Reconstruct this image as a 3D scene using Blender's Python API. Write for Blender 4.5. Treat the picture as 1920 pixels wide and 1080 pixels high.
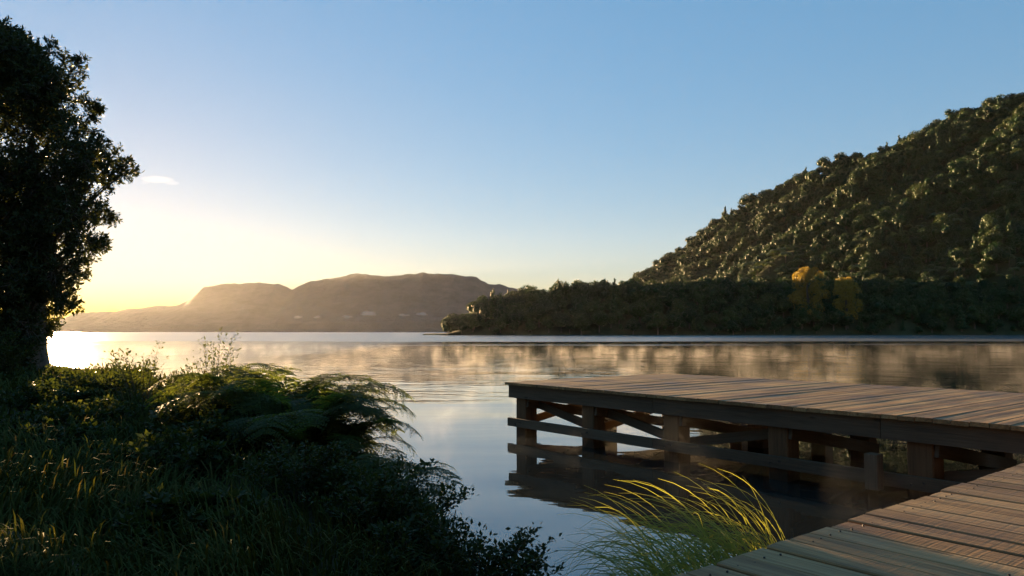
import bpy, bmesh, math, random
import numpy as np
from mathutils import Vector, Matrix

for o in list(bpy.data.objects):
    bpy.data.objects.remove(o)
S = bpy.context.scene
C = S.collection
rng = np.random.default_rng(7)
random.seed(7)
R = math.radians

# ------------------------------------------------------------------ camera
CAM_Z, F, V0 = 2.04, 1387.0, 622.0            # metres above the water, focal length and horizon row in photo pixels
PITCH = math.atan((V0 - 540) / F)
cd = bpy.data.cameras.new('camera')
cam = bpy.data.objects.new('camera', cd)
C.objects.link(cam)
cam.location = (0, 0, CAM_Z)
cam.rotation_euler = (math.pi / 2 + PITCH, 0, 0)
cd.sensor_width = 36
cd.lens = 36 * F / 1920
cd.clip_start = 0.05
cd.clip_end = 30000
S.camera = cam

# ------------------------------------------------------------------ sky, sun, exposure
SUN_EL, SUN_AZ = 2.7, -31.0                     # degrees; azimuth from +Y, negative to the left
SUN_DIR = Vector((math.sin(R(SUN_AZ)) * math.cos(R(SUN_EL)), math.cos(R(SUN_AZ)) * math.cos(R(SUN_EL)), math.sin(R(SUN_EL))))
w = bpy.data.worlds.new('World')
S.world = w
w.use_nodes = True
wn = w.node_tree
bg = wn.nodes['Background']
sky = wn.nodes.new('ShaderNodeTexSky')
sky.sky_type = 'NISHITA'
sky.sun_disc = False
sky.sun_elevation = R(SUN_EL)
sky.sun_rotation = R(SUN_AZ)
sky.altitude = 300
sky.air_density = 1.18
sky.dust_density = 0.1
sky.ozone_density = 3.2
gm = wn.nodes.new('ShaderNodeGamma')              # the phone's camera compresses the range of the whole sky
gm.inputs[1].default_value = 0.35
hs = wn.nodes.new('ShaderNodeHueSaturation')
hs.inputs['Saturation'].default_value = 1.82
wn.links.new(sky.outputs[0], gm.inputs[0])
wn.links.new(gm.outputs[0], hs.inputs['Color'])
tn_ = wn.nodes.new('ShaderNodeMix')
tn_.data_type = 'RGBA'
tn_.blend_type = 'MULTIPLY'
tn_.inputs[0].default_value = 1.0
tn_.inputs[7].default_value = (1.02, 0.965, 1.07, 1)
wn.links.new(hs.outputs[0], tn_.inputs[6])
wn.links.new(tn_.outputs[2], bg.inputs[0])
bg.inputs[1].default_value = 0.075
sl = bpy.data.lights.new('sun', 'SUN')
sl.energy = 5.0
sl.angle = R(0.53)
sl.color = (1.0, 0.64, 0.31)
sun = bpy.data.objects.new('sun', sl)
C.objects.link(sun)
sun.rotation_euler = (-SUN_DIR).to_track_quat('-Z', 'Y').to_euler()
sun.location = (-50, 80, 60)
S.view_settings.view_transform = 'Standard'
S.view_settings.look = 'None'
S.view_settings.gamma = 1
S.view_settings.exposure = 2.85
cy = S.cycles
cy.max_bounces = 7
cy.diffuse_bounces = 2
cy.glossy_bounces = 3
cy.transmission_bounces = 4
cy.transparent_max_bounces = 8
cy.volume_bounces = 0
cy.volume_max_steps = 256
cy.use_denoising = True
cy.sample_clamp_indirect = 6
cy.caustics_reflective = False
cy.caustics_refractive = False


# ------------------------------------------------------------------ helpers
def ray(u, v):
    x, y = u - 960.0, v - 540.0
    fw = F * math.cos(PITCH) + y * math.sin(PITCH)
    up = F * math.sin(PITCH) - y * math.cos(PITCH)
    return Vector((x / fw, 1.0, up / fw))


def at(u, v, Y):
    r = ray(u, v)
    return Vector((r.x * Y, Y, CAM_Z + r.z * Y))


def tag(o, label=None, cat=None, group=None, kind=None):
    if label: o['label'] = label
    if cat: o['category'] = cat
    if group: o['group'] = group
    if kind: o['kind'] = kind
    return o


def empty(name, loc=(0, 0, 0), rz=0.0):
    o = bpy.data.objects.new(name, None)
    C.objects.link(o)
    o.location = loc
    o.rotation_euler = (0, 0, rz)
    o.empty_display_size = 0.2
    return o


def link(name, me, parent=None, loc=None, rot=None):
    o = bpy.data.objects.new(name, me)
    C.objects.link(o)
    if parent: o.parent = parent
    if loc is not None: o.location = loc
    if rot is not None: o.rotation_euler = rot
    return o


def mesh_np(name, V, Fc, mat, smooth=False, attr=None):
    """V (n,3); Fc list of arrays, each (m,k) of vertex indices"""
    me = bpy.data.meshes.new(name)
    if not isinstance(Fc, list): Fc = [Fc]
    Fc = [np.asarray(f, dtype=np.int32) for f in Fc if len(f)]
    me.vertices.add(len(V))
    me.vertices.foreach_set('co', np.asarray(V, dtype=np.float32).ravel())
    nl = sum(f.size for f in Fc)
    nf = sum(len(f) for f in Fc)
    me.loops.add(nl)
    me.polygons.add(nf)
    me.loops.foreach_set('vertex_index', np.concatenate([f.ravel() for f in Fc]))
    sizes = np.concatenate([np.full(len(f), f.shape[1], np.int32) for f in Fc])
    st = np.zeros(nf, np.int32)
    st[1:] = np.cumsum(sizes)[:-1]
    me.polygons.foreach_set('loop_start', st)
    if smooth:
        me.polygons.foreach_set('use_smooth', np.ones(nf, bool))
    if attr is not None:
        a = me.attributes.new('tint', 'FLOAT', 'POINT')
        a.data.foreach_set('value', np.asarray(attr, np.float32))
    me.update(calc_edges=True)
    me.validate()
    if mat: me.materials.append(mat)
    return me


class MB:
    """collects boxes and tubes into one mesh"""
    def __init__(s):
        s.V = []; s.F4 = []; s.F3 = []; s.n = 0

    def add(s, V, F4=(), F3=()):
        s.V.append(np.asarray(V, float))
        for f in F4: s.F4.append([i + s.n for i in f])
        for f in F3: s.F3.append([i + s.n for i in f])
        s.n += len(V)

    def box(s, lo, hi, M=None):
        x0, y0, z0 = lo; x1, y1, z1 = hi
        V = np.array([(x0, y0, z0), (x1, y0, z0), (x1, y1, z0), (x0, y1, z0), (x0, y0, z1), (x1, y0, z1), (x1, y1, z1), (x0, y1, z1)], float)
        if M is not None: V = np.array([M @ Vector(v) for v in V])
        s.add(V, [(3, 2, 1, 0), (4, 5, 6, 7), (0, 1, 5, 4), (1, 2, 6, 5), (2, 3, 7, 6), (3, 0, 4, 7)])

    def beam(s, a, b, wd, ht):
        a, b = Vector(a), Vector(b)
        d = (b - a).normalized()
        side = d.cross(Vector((0, 0, 1)))
        if side.length < 1e-4: side = Vector((1, 0, 0))
        side.normalize()
        up = side.cross(d)
        V = []
        for p in (a, b):
            for sx, sz in ((-1, -1), (1, -1), (1, 1), (-1, 1)):
                V.append(p + side * (sx * wd / 2) + up * (sz * ht / 2))
        s.add(V, [(3, 2, 1, 0), (4, 5, 6, 7), (0, 1, 5, 4), (1, 2, 6, 5), (2, 3, 7, 6), (3, 0, 4, 7)])

    def tube(s, pts, rad, k=6):
        pts = [Vector(p) for p in pts]
        V = []
        ref = Vector((0.31, 0.17, 0.93)).normalized()
        for i, p in enumerate(pts):
            d = (pts[min(i + 1, len(pts) - 1)] - pts[max(i - 1, 0)]).normalized()
            a = d.cross(ref)
            if a.length < 1e-3: a = d.cross(Vector((1, 0, 0)))
            a.normalize()
            b = d.cross(a)
            for j in range(k):
                t = 2 * math.pi * j / k
                V.append(p + (a * math.cos(t) + b * math.sin(t)) * rad[i])
        F4 = []
        for i in range(len(pts) - 1):
            for j in range(k):
                F4.append((i * k + j, i * k + (j + 1) % k, (i + 1) * k + (j + 1) % k, (i + 1) * k + j))
        s.add(V, F4)

    def mesh(s, name, mat, smooth=False):
        return mesh_np(name, np.concatenate(s.V), [np.array(s.F4, np.int32).reshape(-1, 4), np.array(s.F3, np.int32).reshape(-1, 3)], mat, smooth)


def fbm(x, y, seed=0, octaves=4, scale=1.0):
    """cheap value-noise fractal for terrain shaping, about -1..1"""
    r = np.random.default_rng(seed)
    tab = r.random((256, 256)) * 2 - 1
    out = 0; amp = 1; tot = 0
    for k in range(octaves):
        X = x / scale * 2 ** k + 17.3 * k; Y = y / scale * 2 ** k + 5.1 * k
        xi = np.floor(X).astype(int); yi = np.floor(Y).astype(int)
        fx = X - xi; fy = Y - yi
        fx = fx * fx * (3 - 2 * fx); fy = fy * fy * (3 - 2 * fy)
        g = lambda a, b: tab[a % 256, b % 256]
        out = out + amp * ((g(xi, yi) * (1 - fx) + g(xi + 1, yi) * fx) * (1 - fy) + (g(xi, yi + 1) * (1 - fx) + g(xi + 1, yi + 1) * fx) * fy)
        tot += amp; amp *= 0.5
    return out / tot


def sstep(a, b, x):
    t = np.clip((x - a) / (b - a), 0, 1)
    return t * t * (3 - 2 * t)


# ------------------------------------------------------------------ materials
def newmat(name):
    m = bpy.data.materials.new(name)
    m.use_nodes = True
    nt = m.node_tree
    for n in list(nt.nodes):
        nt.nodes.remove(n)
    out = nt.nodes.new('ShaderNodeOutputMaterial')
    return m, nt, out


def N(nt, typ, **kw):
    n = nt.nodes.new('ShaderNode' + typ)
    for k, v in kw.items():
        if k.startswith('in_'):
            key = k[3:]
            key = int(key) if key.isdigit() else key.replace('_', ' ')
            n.inputs[key].default_value = v
        else:
            setattr(n, k, v)
    return n


def math_(nt, op, a, b=None, clamp=False):
    n = nt.nodes.new('ShaderNodeMath')
    n.operation = op
    n.use_clamp = clamp
    for i, v in enumerate((a, b)):
        if v is None: continue
        if hasattr(v, 'links') or hasattr(v, 'is_linked'):
            nt.links.new(v, n.inputs[i])
        else:
            n.inputs[i].default_value = v
    return n.outputs[0]


def ramp(nt, fac, stops, interp='LINEAR'):
    n = nt.nodes.new('ShaderNodeValToRGB')
    n.color_ramp.interpolation = interp
    el = n.color_ramp.elements
    while len(el) < len(stops): el.new(0.5)
    for e, (p, c) in zip(el, stops):
        e.position = p
        e.color = (*c, 1) if len(c) == 3 else c
    nt.links.new(fac, n.inputs[0])
    return n.outputs[0]


def maprange(nt, v, a, b, c, d, smooth=False):
    n = nt.nodes.new('ShaderNodeMapRange')
    if smooth: n.interpolation_type = 'SMOOTHSTEP'
    nt.links.new(v, n.inputs[0])
    for i, x in enumerate((a, b, c, d)): n.inputs[i + 1].default_value = x
    return n.outputs[0]


def leaf_mat(name, cols, transl=0.35, rough=0.5, spec=0.12, trans_gain=1.6, byobj=0.4):
    """foliage: colour varies by object and by the 'tint' attribute of each leaf"""
    m, nt, out = newmat(name)
    oi = N(nt, 'ObjectInfo')
    at_ = N(nt, 'Attribute', attribute_name='tint')
    v = math_(nt, 'ADD', math_(nt, 'MULTIPLY', oi.outputs['Random'], byobj), math_(nt, 'MULTIPLY', at_.outputs['Fac'], 1 - byobj))
    k = len(cols)
    col = ramp(nt, v, [(i / (k - 1), c) for i, c in enumerate(cols)])
    p = N(nt, 'BsdfPrincipled', in_Roughness=rough)
    p.inputs['Specular IOR Level'].default_value = spec
    nt.links.new(col, p.inputs['Base Color'])
    tr = N(nt, 'BsdfTranslucent')
    mx = N(nt, 'Mix', data_type='RGBA', blend_type='MULTIPLY')
    mx.inputs[0].default_value = 1.0
    nt.links.new(col, mx.inputs[6])
    mx.inputs[7].default_value = (trans_gain * 1.15, trans_gain, trans_gain * 0.45, 1)
    nt.links.new(mx.outputs[2], tr.inputs[0])
    ms = N(nt, 'MixShader')
    ms.inputs[0].default_value = transl
    nt.links.new(p.outputs[0], ms.inputs[1])
    nt.links.new(tr.outputs[0], ms.inputs[2])
    nt.links.new(ms.outputs[0], out.inputs[0])
    return m


def bark_mat(name, c1, c2, scale=6.0):
    m, nt, out = newmat(name)
    tc = N(nt, 'TexCoord')
    mp = N(nt, 'Mapping')
    mp.inputs['Scale'].default_value = (1, 1, 0.25)
    nt.links.new(tc.outputs['Object'], mp.inputs[0])
    no = N(nt, 'TexNoise', in_Scale=scale, in_Detail=6.0)
    nt.links.new(mp.outputs[0], no.inputs[0])
    col = ramp(nt, no.outputs[0], [(0.3, c1), (0.7, c2)])
    p = N(nt, 'BsdfPrincipled', in_Roughness=0.85)
    nt.links.new(col, p.inputs['Base Color'])
    b = N(nt, 'Bump', in_Strength=0.8, in_Distance=0.03)
    nt.links.new(no.outputs[0], b.inputs['Height'])
    nt.links.new(b.outputs[0], p.inputs['Normal'])
    nt.links.new(p.outputs[0], out.inputs[0])
    return m


def wood_mat(name, stops, saw=0.5, rough=(0.5, 0.8), bump=0.7, patch=0.4, spec=0.18, wet=False):
    """weathered sawn timber, grain along the local X axis of each piece"""
    m, nt, out = newmat(name)
    tc = N(nt, 'TexCoord')
    oi = N(nt, 'ObjectInfo')
    geo = N(nt, 'NewGeometry')
    off = N(nt, 'VectorMath', operation='SCALE')
    nt.links.new(oi.outputs['Random'], off.inputs['Scale'])
    off.inputs[0].default_value = (37.0, 11.0, 23.0)
    ad = N(nt, 'VectorMath', operation='ADD')
    nt.links.new(tc.outputs['Object'], ad.inputs[0])
    nt.links.new(off.outputs[0], ad.inputs[1])
    mp = N(nt, 'Mapping')
    mp.inputs['Scale'].default_value = (1.2, 26, 26)
    nt.links.new(ad.outputs[0], mp.inputs[0])
    g = N(nt, 'TexNoise', in_Scale=1.6, in_Detail=8.0, in_Roughness=0.65, in_Distortion=0.4)
    nt.links.new(mp.outputs[0], g.inputs[0])
    mp2 = N(nt, 'Mapping')
    mp2.inputs['Scale'].default_value = (0.5, 4, 4)
    nt.links.new(ad.outputs[0], mp2.inputs[0])
    g2 = N(nt, 'TexNoise', in_Scale=1.5, in_Detail=4.0)
    nt.links.new(mp2.outputs[0], g2.inputs[0])
    # damp / worn patches that cross several boards
    pn = N(nt, 'TexNoise', in_Scale=1.1, in_Detail=5.0, in_Roughness=0.6)
    nt.links.new(geo.outputs['Position'], pn.inputs[0])
    v = math_(nt, 'ADD', math_(nt, 'MULTIPLY', g.outputs[0], 0.55), math_(nt, 'MULTIPLY', g2.outputs[0], 0.35))
    v = math_(nt, 'ADD', v, math_(nt, 'MULTIPLY', oi.outputs['Random'], 0.12))
    v = math_(nt, 'ADD', v, math_(nt, 'MULTIPLY', math_(nt, 'SUBTRACT', pn.outputs[0], 0.5), patch))
    col = ramp(nt, math_(nt, 'SUBTRACT', v, 0.01), stops)
    # knots
    kn = N(nt, 'TexVoronoi', in_Scale=1.0)
    mp3 = N(nt, 'Mapping')
    mp3.inputs['Scale'].default_value = (1.3, 5, 5)
    nt.links.new(ad.outputs[0], mp3.inputs[0])
    nt.links.new(mp3.outputs[0], kn.inputs[0])
    kf = maprange(nt, kn.outputs['Distance'], 0.04, 0.11, 0.45, 1.0, True)
    mx = N(nt, 'Mix', data_type='RGBA', blend_type='MULTIPLY')
    mx.inputs[0].default_value = 1
    nt.links.new(col, mx.inputs[6])
    nt.links.new(kf, mx.inputs[7])
    p = N(nt, 'BsdfPrincipled')
    p.inputs['Specular IOR Level'].default_value = spec
    if wet:      # soaked, algae-dark timber just above the water line
        sz = N(nt, 'SeparateXYZ')
        nt.links.new(geo.outputs['Position'], sz.inputs[0])
        wf = maprange(nt, math_(nt, 'ADD', sz.outputs[2], math_(nt, 'MULTIPLY', g2.outputs[0], 0.10)), 0.12, 0.24, 0.35, 1.0, True)
        m2 = N(nt, 'Mix', data_type='RGBA', blend_type='MULTIPLY')
        m2.inputs[0].default_value = 1
        nt.links.new(mx.outputs[2], m2.inputs[6])
        nt.links.new(wf, m2.inputs[7])
        mx = m2
    nt.links.new(mx.outputs[2], p.inputs['Base Color'])
    nt.links.new(maprange(nt, pn.outputs[0], 0.35, 0.65, rough[0], rough[1]), p.inputs['Roughness'])
    # saw marks across the board
    mp4 = N(nt, 'Mapping')
    mp4.inputs['Scale'].default_value = (90, 3, 3)
    mp4.inputs['Rotation'].default_value = (0, 0, 0.12)
    nt.links.new(ad.outputs[0], mp4.inputs[0])
    sw = N(nt, 'TexNoise', in_Scale=1.0, in_Detail=3.0)
    nt.links.new(mp4.outputs[0], sw.inputs[0])
    h = math_(nt, 'ADD', g.outputs[0], math_(nt, 'MULTIPLY', sw.outputs[0], saw))
    b = N(nt, 'Bump', in_Strength=bump, in_Distance=0.006)
    nt.links.new(h, b.inputs['Height'])
    nt.links.new(b.outputs[0], p.inputs['Normal'])
    nt.links.new(p.outputs[0], out.inputs[0])
    return m


M = {}
M['deck'] = wood_mat('deck_timber', [(0.25, (0.085, 0.042, 0.022)), (0.45, (0.225, 0.132, 0.058)), (0.62, (0.385, 0.245, 0.112)), (0.85, (0.56, 0.40, 0.21))])
M['beam'] = wood_mat('beam_timber', [(0.25, (0.040, 0.029, 0.019)), (0.5, (0.10, 0.072, 0.046)), (0.8, (0.17, 0.13, 0.085))], saw=0.2)
M['pile'] = wood_mat('pile_timber', [(0.25, (0.05, 0.028, 0.014)), (0.5, (0.13, 0.072, 0.034)), (0.8, (0.24, 0.14, 0.07))], saw=0.1, wet=True)
M['post'] = wood_mat('post_timber', [(0.25, (0.035, 0.026, 0.018)), (0.5, (0.12, 0.09, 0.06)), (0.8, (0.30, 0.24, 0.18))], saw=0.1)
M['nail'], nt, out = newmat('rusty_iron')
p = N(nt, 'BsdfPrincipled', in_Roughness=0.7)
p.inputs['Base Color'].default_value = (0.03, 0.018, 0.012, 1)
nt.links.new(p.outputs[0], out.inputs[0])
M['bark'] = bark_mat('bark', (0.035, 0.026, 0.018), (0.11, 0.085, 0.06))
M['twig'] = bark_mat('twig_bark', (0.05, 0.04, 0.022), (0.12, 0.09, 0.05), 20)
M['hill_leaf'] = leaf_mat('hill_foliage', [(0.007, 0.024, 0.010), (0.013, 0.038, 0.013), (0.024, 0.052, 0.014), (0.055, 0.066, 0.020)], 0.12, byobj=0.65)
M['hill_fern'] = leaf_mat('hill_fern_foliage', [(0.020, 0.038, 0.012), (0.038, 0.060, 0.017), (0.06, 0.08, 0.022)], 0.2)
M['gold_leaf'] = leaf_mat('autumn_foliage', [(0.13, 0.10, 0.025), (0.22, 0.17, 0.035), (0.31, 0.25, 0.05)], 0.4, trans_gain=1.2)
M['tree_leaf'] = leaf_mat('tree_foliage', [(0.016, 0.024, 0.010), (0.032, 0.042, 0.015), (0.06, 0.065, 0.022)], 0.25, rough=0.45)
M['fern_leaf'] = leaf_mat('fern_foliage', [(0.024, 0.040, 0.013), (0.05, 0.074, 0.019), (0.10, 0.115, 0.028)], 0.52, trans_gain=2.0)
M['shrub_leaf'] = leaf_mat('shrub_foliage', [(0.016, 0.028, 0.009), (0.030, 0.046, 0.013), (0.055, 0.070, 0.020)], 0.3)
M['grass_leaf'] = leaf_mat('grass_blade', [(0.020, 0.034, 0.010), (0.042, 0.058, 0.016), (0.066, 0.070, 0.022), (0.10, 0.07, 0.03)], 0.14, byobj=0.1, rough=0.9, spec=0.03)
M['sedge_leaf'] = leaf_mat('sedge_blade', [(0.16, 0.20, 0.05), (0.28, 0.32, 0.09), (0.46, 0.46, 0.20)], 0.42, trans_gain=1.3)


def ground_mat(name, cols, scale=2.0):
    m, nt, out = newmat(name)
    geo = N(nt, 'NewGeometry')
    no = N(nt, 'TexNoise', in_Scale=scale, in_Detail=8.0, in_Roughness=0.65)
    nt.links.new(geo.outputs['Position'], no.inputs[0])
    col = ramp(nt, no.outputs[0], [(0.3 + 0.4 * i / (len(cols) - 1), c) for i, c in enumerate(cols)])
    p = N(nt, 'BsdfPrincipled', in_Roughness=0.95)
    p.inputs['Specular IOR Level'].default_value = 0.1
    nt.links.new(col, p.inputs['Base Color'])
    b = N(nt, 'Bump', in_Strength=0.6, in_Distance=0.3 / scale)
    nt.links.new(no.outputs[0], b.inputs['Height'])
    nt.links.new(b.outputs[0], p.inputs['Normal'])
    nt.links.new(p.outputs[0], out.inputs[0])
    return m


M['soil'] = ground_mat('bank_soil', [(0.02, 0.022, 0.012), (0.04, 0.04, 0.02), (0.06, 0.05, 0.03)], 3.0)
M['hill_soil'] = ground_mat('forest_floor', [(0.02, 0.028, 0.012), (0.04, 0.05, 0.02)], 0.2)
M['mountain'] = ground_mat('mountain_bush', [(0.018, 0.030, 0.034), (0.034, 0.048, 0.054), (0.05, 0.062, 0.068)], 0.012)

# water: still near the shore, ruffled by a breeze in a belt further out
m, nt, out = newmat('lake_water')
geo = N(nt, 'NewGeometry')
sep = N(nt, 'SeparateXYZ')
nt.links.new(geo.outputs['Position'], sep.inputs[0])
p = N(nt, 'BsdfPrincipled', in_IOR=2.3)
p.inputs['Base Color'].default_value = (0.018, 0.022, 0.020, 1)
mpw = N(nt, 'Mapping')
mpw.inputs['Scale'].default_value = (0.012, 0.03, 1)
nt.links.new(geo.outputs['Position'], mpw.inputs[0])
wob = N(nt, 'TexNoise', in_Scale=1.0, in_Detail=3.0)
nt.links.new(mpw.outputs[0], wob.inputs[0])
dist = math_(nt, 'ADD', sep.outputs[1], math_(nt, 'MULTIPLY', math_(nt, 'SUBTRACT', wob.outputs[0], 0.5), 60.0))
belt = maprange(nt, dist, 142, 165, 0.0, 1.0, True)
streak = math_(nt, 'MULTIPLY', maprange(nt, dist, 108, 112, 0, 1, True), maprange(nt, dist, 116, 120, 1, 0, True))
lee = math_(nt, 'MULTIPLY', maprange(nt, math_(nt, 'ADD', sep.outputs[0], math_(nt, 'MULTIPLY', wob.outputs[0], 20.0)), 2.0, -14.0, 0.0, 1.0, True), maprange(nt, sep.outputs[1], 26, 44, 0, 0.5, True))
ruf = math_(nt, 'MAXIMUM', math_(nt, 'MAXIMUM', belt, lee), math_(nt, 'MULTIPLY', streak, 0.7))
nt.links.new(math_(nt, 'ADD', math_(nt, 'MULTIPLY', ruf, 0.24), 0.018), p.inputs['Roughness'])
mp1 = N(nt, 'Mapping')
mp1.inputs['Scale'].default_value = (0.55, 1.5, 1)
nt.links.new(geo.outputs['Position'], mp1.inputs[0])
n1 = N(nt, 'TexNoise', in_Scale=1.0, in_Detail=2.5, in_Roughness=0.45)
nt.links.new(mp1.outputs[0], n1.inputs[0])
mp2 = N(nt, 'Mapping')
mp2.inputs['Scale'].default_value = (0.10, 0.22, 1)
nt.links.new(geo.outputs['Position'], mp2.inputs[0])
n2 = N(nt, 'TexNoise', in_Scale=1.0, in_Detail=2.0)
nt.links.new(mp2.outputs[0], n2.inputs[0])
amp = maprange(nt, sep.outputs[1], 12, 45, 0.25, 1.0, True)
hgt = math_(nt, 'ADD', math_(nt, 'MULTIPLY', n1.outputs[0], math_(nt, 'MULTIPLY', amp, 0.022)), math_(nt, 'MULTIPLY', n2.outputs[0], 0.05))
b = N(nt, 'Bump', in_Strength=1.0, in_Distance=1.0)
nt.links.new(hgt, b.inputs['Height'])
nt.links.new(b.outputs[0], p.inputs['Normal'])
nt.links.new(p.outputs[0], out.inputs[0])
M['water'] = m

# ------------------------------------------------------------------ lake
V = np.array([(-5200, -60, 0), (5200, -60, 0), (5200, 6200, 0), (-5200, 6200, 0)], float)
tag(link('lake_water', mesh_np('lake_water', V, np.array([[0, 1, 2, 3]]), M['water'])), kind='structure')


def grid(name, xs, ys, Z, mat, smooth=True):
    X, Y = np.meshgrid(xs, ys)
    nx, ny = len(xs), len(ys)
    Vv = np.stack([X, Y, Z], -1).reshape(-1, 3)
    i = np.arange((ny - 1) * (nx - 1))
    a = (i // (nx - 1)) * nx + i % (nx - 1)
    Fq = np.stack([a, a + 1, a + nx + 1, a + nx], -1)
    return mesh_np(name, Vv, Fq, mat, smooth)


# ------------------------------------------------------------------ far mountain
prof = np.array([(-1600, 560), (-900, 575), (-300, 592), (0, 600), (110, 600), (142, 588), (260, 579), (335, 572), (358, 560), (382, 539), (400, 536), (440, 533),
                 (470, 531), (490, 530), (520, 531), (535, 536), (548, 543), (560, 537), (580, 528), (610, 522), (640, 517), (668, 514), (700, 516), (730, 516),
                 (765, 513), (775, 515), (795, 512), (815, 515), (850, 514), (870, 517), (892, 519), (905, 527), (915, 533), (940, 534), (960, 538), (975, 543),
                 (1000, 549), (1050, 560), (1150, 575), (1300, 592), (1600, 602), (2400, 606)], float)
YR = 5000.0
us = np.concatenate([np.linspace(-1500, 100, 60), np.linspace(106, 1100, 260), np.linspace(1115, 2300, 50)])
ys = np.concatenate([np.linspace(3900, 5000, 34), np.linspace(5060, 5900, 10)])
U, Yg = np.meshgrid(us, ys)
pv = np.interp(U, prof[:, 0], prof[:, 1]) + 3.2 * fbm(U, U * 0, 51, 4, 30.0) + 1.2 * fbm(U, U * 0, 52, 2, 9.0)
top = (V0 - pv) / F * YR + CAM_Z
s = np.clip((Yg - 3950) / (YR - 3950), 0, 1)
shape = 0.16 * sstep(0.0, 0.12, s) + 0.84 * np.clip((s - 0.25) / 0.75, 0, 1) ** 1.15
back = 1 - 0.35 * sstep(YR, 5900, Yg)
Xg = (U - 960) / F * YR * (0.55 + 0.45 * Yg / YR)
gul = fbm(Xg, Yg * 0.35, 3, 5, 260.0)
Zm = top * shape * back
Zm = Zm + gul * 34 * sstep(0.1, 0.5, s) * (1 - sstep(0.86, 1.0, s)) * np.clip(top / 300, 0.1, 1) - 3 * (1 - sstep(0, 0.06, s))
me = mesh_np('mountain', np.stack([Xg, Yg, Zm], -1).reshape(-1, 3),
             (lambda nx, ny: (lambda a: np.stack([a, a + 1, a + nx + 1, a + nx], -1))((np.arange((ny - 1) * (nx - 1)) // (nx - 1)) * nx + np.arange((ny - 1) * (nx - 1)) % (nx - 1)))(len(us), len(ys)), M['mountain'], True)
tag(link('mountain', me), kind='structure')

# ------------------------------------------------------------------ wooded hill and headland
ridge = np.array([(1240, 120, 20), (1180, 158, 40), (1120, 200, 74), (1030, 310, 164), (940, 405, 209), (860, 457, 213), (790, 476, 224), (720, 497, 224), (600, 555, 228), (480, 640, 235), (380, 760, 240)], float)[::-1]
shore = np.array([(-60, 470), (-46, 446), (-20, 434), (0, 430), (100, 430), (200, 440), (330, 465), (500, 500), (700, 520), (900, 520)], float)
pen = np.array([(-46, 0), (-41, 2), (-35, 5), (-21, 12), (14, 18), (48, 21), (100, 22), (187, 24), (300, 28), (900, 32)], float)


def hill_h(X, Y):
    xr = np.interp(Y, ridge[:, 0], ridge[:, 1])
    hr = np.interp(Y, ridge[:, 0], ridge[:, 2])
    ys_ = np.interp(X, shore[:, 0], shore[:, 1])
    spur = fbm(X * 0.35, Y, 11, 3, 70.0) * 34 + fbm(X, Y, 12, 3, 45.0) * 7
    left = hr - 0.74 * (xr - X) + spur * sstep(0, 90, xr - X)
    right = hr - 0.25 * (X - xr)
    h = np.where(X < xr, left, right)
    front = 1.12 * (Y - ys_) + fbm(X, Y * 0.3, 13, 3, 60.0) * 16 * sstep(0, 60, Y - ys_)
    h = np.minimum(h, front)
    P = np.interp(X, pen[:, 0], pen[:, 1])
    backY = np.interp(X, [-60, -40, 0, 80, 160], [478, 500, 560, 640, 760])
    pl = P * np.clip((Y - ys_) / 42, -1, 1) ** 1.0 * (1 - sstep(backY - 70, backY, Y)) + fbm(X, Y, 14, 3, 30.0) * 1.6
    h = np.maximum(h, pl)
    return np.where((Y < ys_) | (X < -58), np.minimum(h, -2.0), h)


hx = np.linspace(-70, 900, 195)
hy = np.linspace(395, 1260, 175)
HX, HY = np.meshgrid(hx, hy)
tag(link('wooded_hill', grid('wooded_hill', hx, hy, np.maximum(hill_h(HX, HY), -2.5), M['hill_soil'])), kind='structure')

# ------------------------------------------------------------------ near bank
sx = np.array([(-8, 8), (-4, 5), (0, 2.6), (2.5, 1.25), (4.5, 0.5), (7, -0.25), (9, -0.95), (12, -2.3), (16, -4.6), (20, -7.2), (26, -12), (32, -18), (40, -30), (60, -60)], float)


def bank_h(X, Y):
    xs_ = np.interp(Y, sx[:, 0], sx[:, 1])
    d = (xs_ - X) * 0.85
    h = -0.45 + 1.05 * sstep(-0.7, 1.5, d) + 0.06 * np.clip(d - 1.5, 0, 30)
    h = np.minimum(h, 1.6)
    return h + fbm(X, Y, 21, 3, 2.2) * 0.10 * sstep(0, 1.2, d)


bx_ = np.concatenate([np.linspace(-60, -16, 36), np.linspace(-15.5, 9, 160)])
by_ = np.concatenate([np.linspace(-9, 24, 160), np.linspace(24.5, 60, 50)])
BX, BY = np.meshgrid(bx_, by_)
tag(link('ground', grid('ground', bx_, by_, bank_h(BX, BY), M['soil'])), kind='structure')

# ------------------------------------------------------------------ wharf platform and boardwalk
TH = R(38.7)
A0 = Vector((-0.07, 14.85, 0))
DECK = CAM_Z - 1.0
E1 = Vector((math.cos(TH), math.sin(TH), 0))       # into the platform, and along the boardwalk
E2 = Vector((math.sin(TH), -math.cos(TH), 0))      # along the platform front, towards the camera's right
DEPTH, NBW, PITCHW = 4.9, 9.65, 0.195
PT = 0.05                                           # board thickness


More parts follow.
